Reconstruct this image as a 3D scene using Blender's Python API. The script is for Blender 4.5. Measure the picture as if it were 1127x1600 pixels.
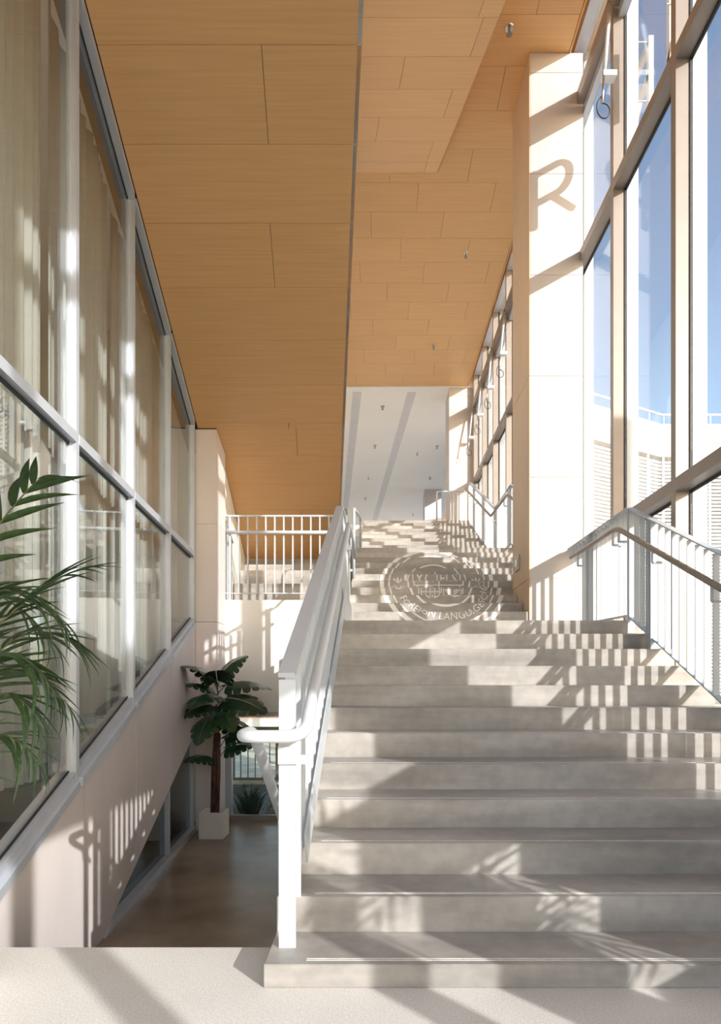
import bpy, bmesh, math, random
from mathutils import Vector, Matrix
random.seed(7)
S = bpy.context.scene
COL = S.collection
for o in list(bpy.data.objects):
    bpy.data.objects.remove(o)

# ------------------------------------------------------------------ camera, sky, sun, exposure
EYE = 1.167
cam_d = bpy.data.cameras.new('camera')
cam_d.sensor_fit = 'HORIZONTAL'; cam_d.sensor_width = 36.0
cam_d.lens = 1000.0 / 1127.0 * 36.0
cam_d.shift_x = (563.5 - 592.0) / 1127.0
cam_d.shift_y = (1065.0 - 800.0) / 1127.0
cam_d.clip_start = 0.05; cam_d.clip_end = 500
cam = bpy.data.objects.new('camera', cam_d); COL.objects.link(cam)
cam.location = (0, 0, EYE); cam.rotation_euler = (math.radians(90), 0, 0)
S.camera = cam

SUN_DIR = Vector((-0.857, 1.0, -0.47))          # the way the light travels
world = bpy.data.worlds.new('sky'); S.world = world; world.use_nodes = True
wn = world.node_tree; wn.nodes.clear()
sky = wn.nodes.new('ShaderNodeTexSky'); sky.sky_type = 'NISHITA'
sky.sun_disc = False
sky.sun_elevation = math.atan2(0.47, math.hypot(0.857, 1.0))
sky.sun_rotation = math.atan2(0.857, -1.0)
sky.altitude = 100; sky.air_density = 1.0; sky.dust_density = 1.6; sky.ozone_density = 1.0
bg = wn.nodes.new('ShaderNodeBackground'); bg.inputs['Strength'].default_value = 0.40
wo = wn.nodes.new('ShaderNodeOutputWorld')
wn.links.new(sky.outputs[0], bg.inputs[0]); wn.links.new(bg.outputs[0], wo.inputs[0])

sun_d = bpy.data.lights.new('sun', 'SUN'); sun_d.energy = 6.6; sun_d.angle = math.radians(0.6)
sun_d.color = (1.0, 0.975, 0.95)
sun = bpy.data.objects.new('sun', sun_d); COL.objects.link(sun)
sun.location = (20, -25, 15); sun.rotation_euler = SUN_DIR.to_track_quat('-Z', 'Y').to_euler()

vs = S.view_settings
vs.view_transform = 'Standard'; vs.look = 'None'; vs.gamma = 1.0; vs.use_curve_mapping = False
vs.exposure = -0.02
S.cycles.max_bounces = 14; S.cycles.diffuse_bounces = 7; S.cycles.transparent_max_bounces = 24
S.cycles.glossy_bounces = 5

# ------------------------------------------------------------------ materials
def srgb(r, g, b):
    f = lambda c: c / 12.92 if c <= 0.04045 else ((c + 0.055) / 1.055) ** 2.4
    return (f(r / 255), f(g / 255), f(b / 255), 1.0)

def mat(name, col, rough=0.5, metal=0.0, var=0.06, scale=3.0, bump=0.0, stretch=(1, 1, 1), spec=0.5, detail=5, trans=0.0, objvar=0.0):
    m = bpy.data.materials.new(name); m.use_nodes = True
    n = m.node_tree; p = n.nodes['Principled BSDF']
    p.inputs['Roughness'].default_value = rough; p.inputs['Metallic'].default_value = metal
    p.inputs['Specular IOR Level'].default_value = spec
    tc = n.nodes.new('ShaderNodeTexCoord'); mp = n.nodes.new('ShaderNodeMapping')
    mp.inputs['Scale'].default_value = stretch
    nz = n.nodes.new('ShaderNodeTexNoise'); nz.inputs['Scale'].default_value = scale; nz.inputs['Detail'].default_value = detail
    n.links.new(tc.outputs['Object'], mp.inputs[0]); n.links.new(mp.outputs[0], nz.inputs['Vector'])
    rp = n.nodes.new('ShaderNodeValToRGB')
    lo = [max(0, c * (1 - var * 2.2)) for c in col[:3]] + [1]; hi = [min(1, c * (1 + var * 1.6)) for c in col[:3]] + [1]
    rp.color_ramp.elements[0].position = 0.3; rp.color_ramp.elements[0].color = lo
    rp.color_ramp.elements[1].position = 0.7; rp.color_ramp.elements[1].color = hi
    n.links.new(nz.outputs['Fac'], rp.inputs[0])
    out = rp.outputs[0]
    if objvar:
        oi = n.nodes.new('ShaderNodeObjectInfo'); hs = n.nodes.new('ShaderNodeHueSaturation')
        mr = n.nodes.new('ShaderNodeMapRange'); mr.inputs['To Min'].default_value = 1 - objvar; mr.inputs['To Max'].default_value = 1 + objvar
        n.links.new(oi.outputs['Random'], mr.inputs['Value']); n.links.new(mr.outputs[0], hs.inputs['Value'])
        n.links.new(out, hs.inputs['Color']); out = hs.outputs[0]
        ad = n.nodes.new('ShaderNodeVectorMath'); ad.operation = 'ADD'
        sc = n.nodes.new('ShaderNodeMath'); sc.operation = 'MULTIPLY'; sc.inputs[1].default_value = 37.0
        n.links.new(oi.outputs['Random'], sc.inputs[0]); n.links.new(tc.outputs['Object'], ad.inputs[0]); n.links.new(sc.outputs[0], ad.inputs[1])
        n.links.new(ad.outputs[0], mp.inputs[0])
    n.links.new(out, p.inputs['Base Color'])
    if bump:
        bp = n.nodes.new('ShaderNodeBump'); bp.inputs['Strength'].default_value = bump; bp.inputs['Distance'].default_value = 0.01
        n.links.new(nz.outputs['Fac'], bp.inputs['Height']); n.links.new(bp.outputs[0], p.inputs['Normal'])
    return m

def speckle(m, scale, amount):
    """fine aggregate grains multiplied over a material's colour"""
    n = m.node_tree; p = n.nodes['Principled BSDF']
    src = p.inputs['Base Color'].links[0].from_socket
    tc = n.nodes.new('ShaderNodeTexCoord'); nz = n.nodes.new('ShaderNodeTexNoise')
    nz.inputs['Scale'].default_value = scale; nz.inputs['Detail'].default_value = 3
    n.links.new(tc.outputs['Object'], nz.inputs['Vector'])
    mr = n.nodes.new('ShaderNodeMapRange'); mr.inputs['From Min'].default_value = 0.35; mr.inputs['From Max'].default_value = 0.65
    mr.inputs['To Min'].default_value = 1 - amount; mr.inputs['To Max'].default_value = 1 + amount * 0.5
    n.links.new(nz.outputs['Fac'], mr.inputs['Value'])
    mx = n.nodes.new('ShaderNodeMix'); mx.data_type = 'RGBA'; mx.blend_type = 'MULTIPLY'; mx.inputs['Factor'].default_value = 1.0
    n.links.new(src, mx.inputs['A']); n.links.new(mr.outputs[0], mx.inputs['B'])
    n.links.new(mx.outputs['Result'], p.inputs['Base Color'])
    return m

def glass_mat(name, tint, ior=1.5, rough=0.0):
    m = bpy.data.materials.new(name); m.use_nodes = True
    n = m.node_tree; n.nodes.clear()
    o = n.nodes.new('ShaderNodeOutputMaterial'); mx = n.nodes.new('ShaderNodeMixShader')
    t = n.nodes.new('ShaderNodeBsdfTransparent'); t.inputs[0].default_value = tint
    g = n.nodes.new('ShaderNodeBsdfGlossy'); g.inputs['Roughness'].default_value = rough
    f = n.nodes.new('ShaderNodeFresnel')          # same air-to-glass index on both faces of the pane
    ge = n.nodes.new('ShaderNodeNewGeometry'); mr = n.nodes.new('ShaderNodeMapRange')
    mr.inputs['To Min'].default_value = ior; mr.inputs['To Max'].default_value = 1.0 / ior
    n.links.new(ge.outputs['Backfacing'], mr.inputs['Value']); n.links.new(mr.outputs[0], f.inputs['IOR'])
    n.links.new(f.outputs[0], mx.inputs[0]); n.links.new(t.outputs[0], mx.inputs[1]); n.links.new(g.outputs[0], mx.inputs[2])
    n.links.new(mx.outputs[0], o.inputs[0])
    return m

M = {}
M['wood'] = mat('wood_laminate', srgb(220, 174, 120), 0.40, var=0.035, scale=3.0, stretch=(0.4, 16, 16), objvar=0.025, spec=0.35, detail=7)
M['wood_side'] = mat('wood_edge', srgb(216, 168, 110), 0.5, var=0.05, scale=2, stretch=(1, 6, 6))
M['concrete'] = speckle(mat('stair_concrete', srgb(170, 164, 158), 0.36, var=0.16, scale=1.7, stretch=(0.55, 1.6, 3.2), bump=0.08, detail=12, objvar=0.03), 14, 0.10)
M['groove'] = mat('nosing_strip', srgb(222, 218, 210), 0.5, var=0.08, scale=30)
M['terrazzo'] = speckle(mat('ground_terrazzo', srgb(222, 217, 211), 0.45, var=0.04, scale=1.3), 120, 0.14)
M['lowfloor'] = mat('brown_polished_concrete', srgb(142, 128, 112), 0.22, var=0.14, scale=1.4, detail=8, spec=0.5)
M['pinkwall'] = mat('pale_pink_precast', srgb(210, 201, 199), 0.6, var=0.05, scale=1.2, stretch=(1, 1.2, 0.5), bump=0.04, detail=7)
M['stone'] = mat('cream_wall_panel', srgb(200, 193, 190), 0.55, var=0.025, scale=1.6, objvar=0.01)
M['tan'] = mat('tan_side_cladding', srgb(212, 186, 158), 0.5, var=0.03, scale=2, stretch=(1, 1, .4))
M['white'] = mat('white_plaster', srgb(232, 229, 224), 0.7, var=0.015, scale=1.0)
M['ceilwhite'] = mat('white_ceiling_paint', srgb(243, 240, 235), 0.8, var=0.01, scale=1.0)
M['strip'] = mat('grey_ceiling_strip', srgb(212, 210, 211), 0.6, var=0.02)
M['paint'] = mat('white_painted_steel', srgb(192, 196, 201), 0.35, var=0.015, scale=4)
M['paintgrey'] = mat('pale_grey_painted_steel', srgb(184, 190, 198), 0.35, var=0.015, scale=4)
M['alu'] = mat('silver_aluminium', srgb(192, 198, 208), 0.38, metal=0.35, var=0.02, scale=6)
M['alubrown'] = mat('warm_grey_aluminium', srgb(150, 139, 131), 0.42, metal=0.25, var=0.02, scale=6)
M['gasket'] = mat('black_gasket', srgb(40, 40, 42), 0.6, var=0.02)
M['steel'] = mat('brushed_steel', srgb(185, 182, 176), 0.3, metal=0.8, var=0.05, scale=20, stretch=(1, 12, 1))
M['glass'] = glass_mat('clear_glass', (0.965, 0.975, 0.97, 1))
M['glassleft'] = glass_mat('greenish_glass', (0.955, 0.965, 0.96, 1), ior=1.6)
M['darkglass'] = glass_mat('dark_tinted_glass', (0.45, 0.5, 0.52, 1), ior=1.5)
M['curtain'] = mat('off_white_curtain', srgb(172, 174, 169), 0.9, var=0.03, scale=2)
M['roomwall'] = mat('grey_green_room_wall', srgb(186, 188, 178), 0.8, var=0.03, scale=1)
M['roomfloor'] = mat('grey_room_floor', srgb(120, 120, 116), 0.5, var=0.05)
M['leafdark'] = mat('dark_leaf', srgb(38, 66, 42), 0.32, var=0.2, scale=9, spec=0.5)
M['leafpalm'] = mat('palm_leaf', srgb(62, 86, 50), 0.38, var=0.18, scale=7, spec=0.5)
M['stem'] = mat('green_stem', srgb(96, 104, 62), 0.5, var=0.1, scale=12)
M['bark'] = mat('brown_fibrous_trunk', srgb(92, 62, 48), 0.85, var=0.3, scale=24, bump=0.8, stretch=(1, 1, 0.4))
M['pot'] = mat('white_concrete_pot', srgb(214, 212, 206), 0.7, var=0.04, scale=5)
M['soil'] = mat('dark_soil', srgb(52, 42, 34), 0.95, var=0.3, scale=30, bump=0.6)
M['cord'] = mat('black_cord', srgb(45, 48, 55), 0.5, var=0.02)
M['letter'] = mat('white_letter_paint', srgb(240, 240, 240), 0.4, var=0.01)
M['emblem'] = mat('white_emblem_paint', srgb(246, 246, 244), 0.6, var=0.03, scale=12)
M['facade'] = mat('white_facade', srgb(240, 238, 234), 0.7, var=0.02, scale=0.8)
M['beige'] = mat('beige_facade_band', srgb(214, 204, 192), 0.7, var=0.02, scale=0.8)
M['slat'] = mat('white_louvre_slat', srgb(236, 236, 234), 0.5, var=0.02)
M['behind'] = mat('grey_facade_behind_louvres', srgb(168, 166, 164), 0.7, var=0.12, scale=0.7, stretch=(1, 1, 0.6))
M['paving'] = mat('pale_paving', srgb(168, 165, 158), 0.7, var=0.05, scale=0.9)
M['grass'] = mat('pale_dry_ground', srgb(214, 212, 190), 0.9, var=0.18, scale=3, detail=10)
M['darkveg'] = mat('dark_planting_bed', srgb(82, 84, 62), 0.95, var=0.4, scale=5, bump=1.0, detail=10)
M['brick'] = mat('orange_brick', srgb(196, 128, 92), 0.8, var=0.1, scale=8, objvar=0.1)
M['fence'] = mat('dark_grey_fence', srgb(104, 100, 92), 0.5, var=0.03)
M['timber'] = mat('orange_timber', srgb(186, 122, 62), 0.5, var=0.1, scale=3, stretch=(1, 1, 6))
M['chrome'] = mat('chrome', srgb(200, 200, 200), 0.15, metal=1.0, var=0.01)

# ------------------------------------------------------------------ helpers
def thing(name, label=None, cat=None, loc=(0, 0, 0), group=None, kind=None):
    o = bpy.data.objects.new(name, None); COL.objects.link(o); o.location = loc
    o.empty_display_size = 0.1
    tag(o, label, cat, group, kind)
    return o

def tag(o, label=None, cat=None, group=None, kind=None):
    if label: o['label'] = label
    if cat: o['category'] = cat
    if group: o['group'] = group
    if kind: o['kind'] = kind
    return o

def wloc(o):
    v = Vector(o.location)
    while o.parent:
        o = o.parent; v = v + Vector(o.location) if False else v
    return v

def adopt(o, parent):
    if parent is None: return
    o.parent = parent
    base = Vector((0, 0, 0)); p = parent
    # every parent here is unrotated and its own location is stored in world space
    o.matrix_parent_inverse = Matrix.Translation(-Vector(parent['_w'] if '_w' in parent else parent.location))

def obj(name, bm, m, parent=None, smooth=False, loc=(0, 0, 0), label=None):
    me = bpy.data.meshes.new(name)
    bmesh.ops.recalc_face_normals(bm, faces=bm.faces[:])
    bm.to_mesh(me); bm.free()
    if smooth:
        for p in me.polygons: p.use_smooth = True
    me.materials.append(M[m] if isinstance(m, str) else m)
    o = bpy.data.objects.new(name, me); COL.objects.link(o)
    o.location = loc
    if parent is not None:
        o.parent = parent
        o.matrix_parent_inverse = Matrix.Translation(-world_of(parent))
    WORLD[o.name] = Vector(loc)
    if label: o['label'] = label
    return o

WORLD = {}
def world_of(p):
    if p.name in WORLD: return WORLD[p.name]
    return Vector(p.location)

def inst(src, parent, loc, rot=None, scale=None, name=None):
    o = src.copy(); COL.objects.link(o)
    o.location = loc
    if rot is not None: o.rotation_euler = rot
    if scale is not None: o.scale = scale
    if parent is not None:
        o.parent = parent
        o.matrix_parent_inverse = Matrix.Translation(-world_of(parent))
    WORLD[o.name] = Vector(loc)
    return o

def box(bm, x0, x1, y0, y1, z0, z1, bev=0.0):
    v = [bm.verts.new((x, y, z)) for x in (x0, x1) for y in (y0, y1) for z in (z0, z1)]
    fs = [(0, 1, 3, 2), (4, 6, 7, 5), (0, 4, 5, 1), (2, 3, 7, 6), (0, 2, 6, 4), (1, 5, 7, 3)]
    faces = [bm.faces.new([v[i] for i in f]) for f in fs]
    if bev:
        es = {e for f in faces for e in f.edges}
        bmesh.ops.bevel(bm, geom=list(es), offset=bev, segments=1, affect='EDGES')
    return v

def bx(*a, bev=0.0):
    bm = bmesh.new(); box(bm, *a, bev=bev); return bm

def prism(bm, bottom, top):
    b = [bm.verts.new(p) for p in bottom]; t = [bm.verts.new(p) for p in top]
    bm.faces.new(b); bm.faces.new(t[::-1])
    n = len(b)
    for i in range(n):
        bm.faces.new((b[i], b[(i + 1) % n], t[(i + 1) % n], t[i]))

def yz_prism(bm, poly, xf, o0, o1):
    """polygon in (Y, Z) standing on the wall plane X = xf(Y), from offset o0 to o1"""
    prism(bm, [(xf(y) + o0, y, z) for y, z in poly], [(xf(y) + o1, y, z) for y, z in poly])

def bar(bm, p, q, w, h, up=(0, 0, 1)):
    """rectangular bar from p to q, w sideways and h along up"""
    p, q = Vector(p), Vector(q); d = (q - p).normalized(); u = Vector(up)
    s = d.cross(u).normalized(); u = s.cross(d).normalized()
    c = [(s * w / 2 * a + u * h / 2 * b) for a, b in ((-1, -1), (1, -1), (1, 1), (-1, 1))]
    prism(bm, [p + k for k in c], [q + k for k in c])

def fillet(pts, r, n=5):
    pts = [Vector(p) for p in pts]; out = [pts[0]]
    for i in range(1, len(pts) - 1):
        a, b, c = pts[i - 1], pts[i], pts[i + 1]
        d1, d2 = (a - b), (c - b)
        rr = min(r, d1.length * .45, d2.length * .45)
        p0, p2 = b + d1.normalized() * rr, b + d2.normalized() * rr
        for k in range(n + 1):
            t = k / n
            out.append(p0 * (1 - t) ** 2 + b * 2 * t * (1 - t) + p2 * t * t)
    out.append(pts[-1]); return out

def tube(bm, pts, r, seg=10, taper=None, cap=True):
    pts = [Vector(p) for p in pts]; n = len(pts); rings = []
    d = (pts[1] - pts[0]).normalized()
    u = d.orthogonal().normalized()
    for i, p in enumerate(pts):
        if i == 0: nd = (pts[1] - pts[0]).normalized()
        elif i == n - 1: nd = (pts[-1] - pts[-2]).normalized()
        else: nd = ((pts[i + 1] - p).normalized() + (p - pts[i - 1]).normalized()).normalized()
        q = d.rotation_difference(nd); u = q @ u; d = nd
        s = d.cross(u).normalized()
        rad = r if taper is None else r * (1 + (taper - 1) * i / (n - 1))
        rings.append([bm.verts.new(p + (u * math.cos(a) + s * math.sin(a)) * rad) for a in (2 * math.pi * k / seg for k in range(seg))])
    for a, b in zip(rings, rings[1:]):
        for k in range(seg):
            bm.faces.new((a[k], a[(k + 1) % seg], b[(k + 1) % seg], b[k]))
    if cap:
        bm.faces.new(rings[0][::-1]); bm.faces.new(rings[-1])

def tb(pts, r, seg=10, taper=None):
    bm = bmesh.new(); tube(bm, pts, r, seg, taper); return bm

# ------------------------------------------------------------------ stair geometry (metres)
RISE = 0.15; T_A = 0.3226
def yA(k): return (6.55 + k) * T_A                  # riser k = 1..12 of the first flight
def zA(k): return 0.09 + RISE * (k - 1)
Y_L1 = 7.65; Z_L1 = zA(12)
def yB(n): return Y_L1 + (n - 1) * 0.336
def zB(n): return Z_L1 + RISE * n
Z_L2 = zB(12); Y_C = 12.95
def yC(n): return Y_C + (n - 1) * 0.33
def zC(n): return Z_L2 + RISE * n
Z_TOP = zC(12)
XL, XR = -0.44, 2.47
def xwall(y): return -1.72 - 0.087 * y              # left glazed wall, turned 5 degrees
def xwall2(y): return -1.436 - 0.087 * y            # white wall beyond the left pier
def xfas(y): return 0.29 - 0.087 * y                # right edge of the left ceiling
def zcl(y): return 7.567 - 0.348 * y                # left ceiling, falling away
def zcm(y): return 5.6 + 0.345 * y                  # middle ceiling, rising away
def xcm(y): return 0.9 + 0.087 * (9.85 - y)
ZC = 9.0
XG = 2.62                                           # right glass plane

# ------------------------------------------------------------------ floors
fl = obj('floor', bx(-6, 2.9, -7, 2.81, -0.25, 0.0), 'terrazzo'); tag(fl, kind='structure')
fl2 = obj('floor', bx(-6, XL - .01, 4.4, 9.35, -1.05, -0.84), 'lowfloor'); tag(fl2, kind='structure')
ls = thing('lower_staircase', 'hidden concrete steps descending from the ground slab to the brown lower floor', 'staircase', (-1.3, 2.81, -0.84))
for i in range(4):
    obj('step', bx(-1.93, XL - .02, 2.815 + .36 * i, 2.815 + .36 * (i + 1) + (.13 if i == 3 else 0), -1.05, -.168 * (i + 1)), 'concrete', ls)

# ------------------------------------------------------------------ main staircase, flight by flight
def add_flight(name, label, ys, zs, y_end, xl, xrs, bottoms, loc):
    t = thing(name, label, 'staircase', loc)
    for i, (y, z) in enumerate(zip(ys, zs)):
        y2 = ys[i + 1] if i + 1 < len(ys) else y_end
        s = obj('step', bx(xl, xrs[i], y, y2, bottoms[i], z, bev=0.004), 'concrete', t)
    return t
ysA = [yA(k) for k in range(1, 13)]; zsA = [zA(k) for k in range(1, 13)]
fA = add_flight('staircase', 'broad lower flight of grey concrete steps rising from the ground floor', ysA, zsA, Y_L1, XL, [1.99] * 2 + [XR] * 10, [0.0] * 12, (1, 2.44, 0))
for k in range(1, 7):
    y, z = yA(k), zA(k)
    for j, off in enumerate((0.035, 0.05) if k < 3 else (0.04,)):
        obj('nosing_strip', bx(-.28, (1.97 if k < 3 else XR - .05), y + off, y + off + 0.006, z - .004, z + 0.0012), 'groove', fA)
ysB = [yB(n) for n in range(1, 13)]; zsB = [zB(n) for n in range(1, 13)]
fB = add_flight('staircase', 'middle flight of concrete steps carrying a white round painted emblem', ysB, zsB, Y_C, -0.40, [1.872 if y < 8.9 else XR for y in ysB], [z - .42 for z in zsB], (1, 7.65, Z_L1))
ysC = [yC(n) for n in range(1, 13)]; zsC = [zC(n) for n in range(1, 13)]
fC = add_flight('staircase', 'farthest upper flight of concrete steps below the white ceiling', ysC, zsC, yC(12) + .5, -0.40, [XR] * 12, [z - .42 for z in zsC], (1, 12.95, Z_L2))
ft = obj('floor', bx(-8, 3.2, yC(12) + .5, 34, Z_TOP - .3, Z_TOP), 'terrazzo'); tag(ft, kind='structure')
# solid side below the lower flight and first landing
sw = obj('wall_stair', bx(XL, -0.2, 2.82, 9.2, -1.05, -.001), 'white'); tag(sw, kind='structure')
sw2 = obj('wall_stair', bx(XL + .02, -0.2, Y_L1 + .01, 9.2, 0.0, Z_L1 - .28), 'white'); tag(sw2, kind='structure')

# ------------------------------------------------------------------ left wall: sloped precast band with joints
wl = thing('wall_left', kind='structure', loc=(-2.1, 5, -.84))
def sill(y): return 0.055 + 0.362 * (y - 3.406)
def undr(y): return -0.84 + 0.367 * (y - 4.985)
edges = [2.0, 4.6, 5.9, 7.25, 8.6]
for a, b in zip(edges, edges[1:]):
    a2, b2 = a + .003, b - .003
    poly = [(a2, max(-.84, undr(a2)))]
    if a2 < 4.985 < b2: poly.append((4.985, -.84))
    poly += [(b2, max(-.84, undr(b2))), (b2, sill(b2)), (a2, sill(a2))]
    bm = bmesh.new(); yz_prism(bm, poly, xwall, -.22, 0.0); obj('wall_panel', bm, 'pinkwall', wl)
bm = bmesh.new(); yz_prism(bm, [(4.985, -.84), (8.59, undr(8.59) + .02), (8.59, sill(8.59) - .02), (2.1, sill(2.1) - .02), (2.1, -.84)], xwall, -.2, -.012)
obj('joint_backing', bm, 'gasket', wl)

# ------------------------------------------------------------------ left glazing
w1 = thing('window_1', kind='structure', loc=(-2.1, 5, 0))
MUL = [0.42, 1.76, 3.10, 4.44, 5.77, 7.14, 8.47]
def zhead(y): return min(zcl(y), 6.35)
for y in MUL:
    bm = bmesh.new(); z0 = max(0.0, sill(y))
    yz_prism(bm, [(y - .026, z0), (y + .026, z0), (y + .026, zhead(y) - .005), (y - .026, zhead(y) - .005)], xwall, -.045, .018)
    obj('mullion', bm, 'alu', w1)
    bm = bmesh.new(); yz_prism(bm, [(y - .042, z0), (y + .042, z0), (y + .042, zhead(y + .042) - .005), (y - .042, zhead(y - .042) - .005)], xwall, -.05, -.022)
    obj('frame_strip', bm, 'alu', w1)
for a, b in zip(MUL, MUL[1:]):
    a1, b1 = a + .027, b - .027
    bm = bmesh.new(); yz_prism(bm, [(a1, 2.82), (b1, 2.82), (b1, 2.89), (a1, 2.89)], xwall, -.06, .02); obj('transom', bm, 'alu', w1)
    bm = bmesh.new(); yz_prism(bm, [(a1, 2.795), (b1, 2.795), (b1, 2.819), (a1, 2.819)], xwall, -.034, -.026); obj('gasket', bm, 'gasket', w1)
    for f, d0, d1, mm, nm, q0, q1 in ((zhead, -.075, -.006, 'alu', 'head_rail', -.07, .03), (zhead, -.09, -.077, 'gasket', 'gasket', -.034, -.026)):
        bm = bmesh.new(); yz_prism(bm, [(a1, f(a1) + d0), (b1, f(b1) + d0), (b1, f(b1) + d1), (a1, f(a1) + d1)], xwall, q0, q1); obj(nm, bm, mm, w1)
    s = lambda y: max(0.0, sill(y))
    for d0, d1, mm, nm, q0, q1 in ((.0, .06, 'alu', 'sill_rail', -.07, .045), (.062, .125, 'alu', 'sash_rail', -.06, .015), (.127, .142, 'gasket', 'gasket', -.034, -.026)):
        bm = bmesh.new(); ym = [a1] + ([3.254] if a1 < 3.254 < b1 else []) + [b1]
        yz_prism(bm, [(y, s(y) + d0) for y in ym] + [(y, s(y) + d1) for y in ym[::-1]], xwall, q0, q1); obj(nm, bm, mm, w1)
    bm = bmesh.new(); ym = [a1] + ([3.254] if a1 < 3.254 < b1 else []) + [b1]
    yz_prism(bm, [(y, s(y) + .13) for y in ym] + [(b1, 2.81), (a1, 2.81)], xwall, -.045, -.035); obj('glass_pane', bm, 'glassleft', w1)
    bm = bmesh.new(); yh = [a1] + ([3.497] if a1 < 3.497 < b1 else []) + [b1]
    yz_prism(bm, [(a1, 2.89), (b1, 2.89)] + [(y, zhead(y) - .085) for y in yh[::-1]], xwall, -.045, -.035); obj('glass_pane', bm, 'glassleft', w1)

# small triangular glazing under the band
w2 = thing('window_2', kind='structure', loc=(-2.3, 7, -.84))
bm = bmesh.new(); yz_prism(bm, [(5.0, -.84), (8.58, -.84), (8.58, -.77), (5.19, -.77)], xwall, -.1, .02); obj('base_rail', bm, 'alu', w2)
for y in (7.17, 8.53):
    bm = bmesh.new(); yz_prism(bm, [(y - .03, -.77), (y + .03, -.77), (y + .03, undr(y + .03) - .01), (y - .03, undr(y - .03) - .01)], xwall, -.1, .0); obj('mullion', bm, 'alu', w2)
for a, b in ((5.22, 7.14), (7.2, 8.5)):
    bm = bmesh.new(); poly = [(a, -.77), (b, -.77), (b, undr(b) - .005), (a, max(-.765, undr(a) - .005))]
    yz_prism(bm, poly, xwall, -.06, -.05); obj('glass_pane', bm, 'darkglass', w2)

# room behind the left glass, with curtains
wr = obj('wall_room', bx(-6.0, -5.8, -1, 9.3, -1.05, 6.2), 'roomwall'); tag(wr, kind='structure')
wr2 = obj('wall_room', bx(-5.8, -2.56, 9.15, 9.35, -1.05, 6.2), 'roomwall'); tag(wr2, kind='structure')
bm = bmesh.new(); yz_prism(bm, [(-1, 6.2), (9.3, 6.2), (9.3, 6.35), (-1, 6.35)], xwall, -4.0, -.09)
wr3 = obj('ceiling', bm, 'white'); tag(wr3, kind='structure')
lowroom = obj('floor', bx(-5.8, -2.75, 3.0, 9.1, 0.35, 0.5), 'roomfloor'); tag(lowroom, kind='structure')
def curtain(y0, y1, zt, zb, idx, lab):
    bm = bmesh.new(); n = int((y1 - y0) / .0125); top = []; bot = []
    for i in range(n + 1):
        y = y0 + (y1 - y0) * i / n
        tt = (y - y0) / (y1 - y0); g = .35 + .65 * tt; w = g * (.030 * math.sin(i * (.42 + .25 * tt) + idx) + .02 * math.sin(i * .17 + 2 * idx))
        x = xwall(y) - .22 + w
        top.append(bm.verts.new((x, y, min(6.18, zhead(y) - .02)))); bot.append(bm.verts.new((x + .01 * math.sin(i * .5), y, zb)))
    for i in range(n):
        bm.faces.new((bot[i], bot[i + 1], top[i + 1], top[i]))
    o = obj('curtain', bm, 'curtain', smooth=True)
    sm = o.modifiers.new('thick', 'SOLIDIFY'); sm.thickness = .004
    tag(o, lab, 'curtain', 'curtains behind the left glazing')
cl = ['off-white curtain bunched behind the left glazing nearest the camera, above the palm',
      'off-white curtain gathered behind the glass beside the second white mullion',
      'off-white curtain gathered behind the glass beside the third mullion from the left',
      'off-white curtain at the far end of the left glazing by the pink pier']
for i, (a, b, zt) in enumerate(((3.14, 4.40, 6.1), (4.48, 5.73, 5.55), (5.82, 7.10, 5.05), (7.19, 8.42, 4.6))):
    curtain(a, b, zt, .51, i, cl[i])

# ------------------------------------------------------------------ left pier and white wall beyond it
def pier(name, x0, x1, y0, y1, z0, z1, step, zfirst, mname, g=.003):
    t = thing(name, kind='structure', loc=((x0 + x1) / 2, y0, z0))
    zs = [z0]; z = zfirst
    while z < z1 - .05:
        if z > z0 + .05: zs.append(z)
        z += step
    zs.append(z1)
    for a, b in zip(zs, zs[1:]):
        obj('wall_panel', bx(x0, x1, y0, y1, a + g, b - g), mname, t)
    obj('joint_core', bx(x0 + .008, x1 - .008, y0 + .008, y1 - .008, z0, z1 - .004), 'beige', t)
    return t
pl = thing('wall_pier', kind='structure', loc=(-2.3, 8.6, -.84))
zs = [-.84, .65, 1.97, 3.29]
for i, a in enumerate(zs):
    b = zs[i + 1] - .003 if i < 3 else None
    x0, x1 = -2.468, -2.184
    if b: obj('wall_panel', bx(x0, x1, 8.61, 9.1, a + .003, b), 'pinkwall', pl)
    else:
        bm = bmesh.new()
        prism(bm, [(x0, 8.61, a), (x1, 8.61, a), (x1, 9.1, a), (x0, 9.1, a)], [(x0, 8.61, zcl(8.61) - .01), (x1, 8.61, zcl(8.61) - .01), (x1, 9.1, zcl(9.1) - .01), (x0, 9.1, zcl(9.1) - .01)])
        obj('wall_panel', bm, 'pinkwall', pl)
bm = bmesh.new(); yz_prism(bm, [(9.11, -.84), (9.36, -.84), (9.36, .74), (13.2, .74), (13.2, 3.0), (11.9, zcl(11.9) - .01), (9.11, zcl(9.11) - .01)], xwall2, -.3, 0)
ww = obj('wall_left_far', bm, 'white'); tag(ww, kind='structure')

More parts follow.
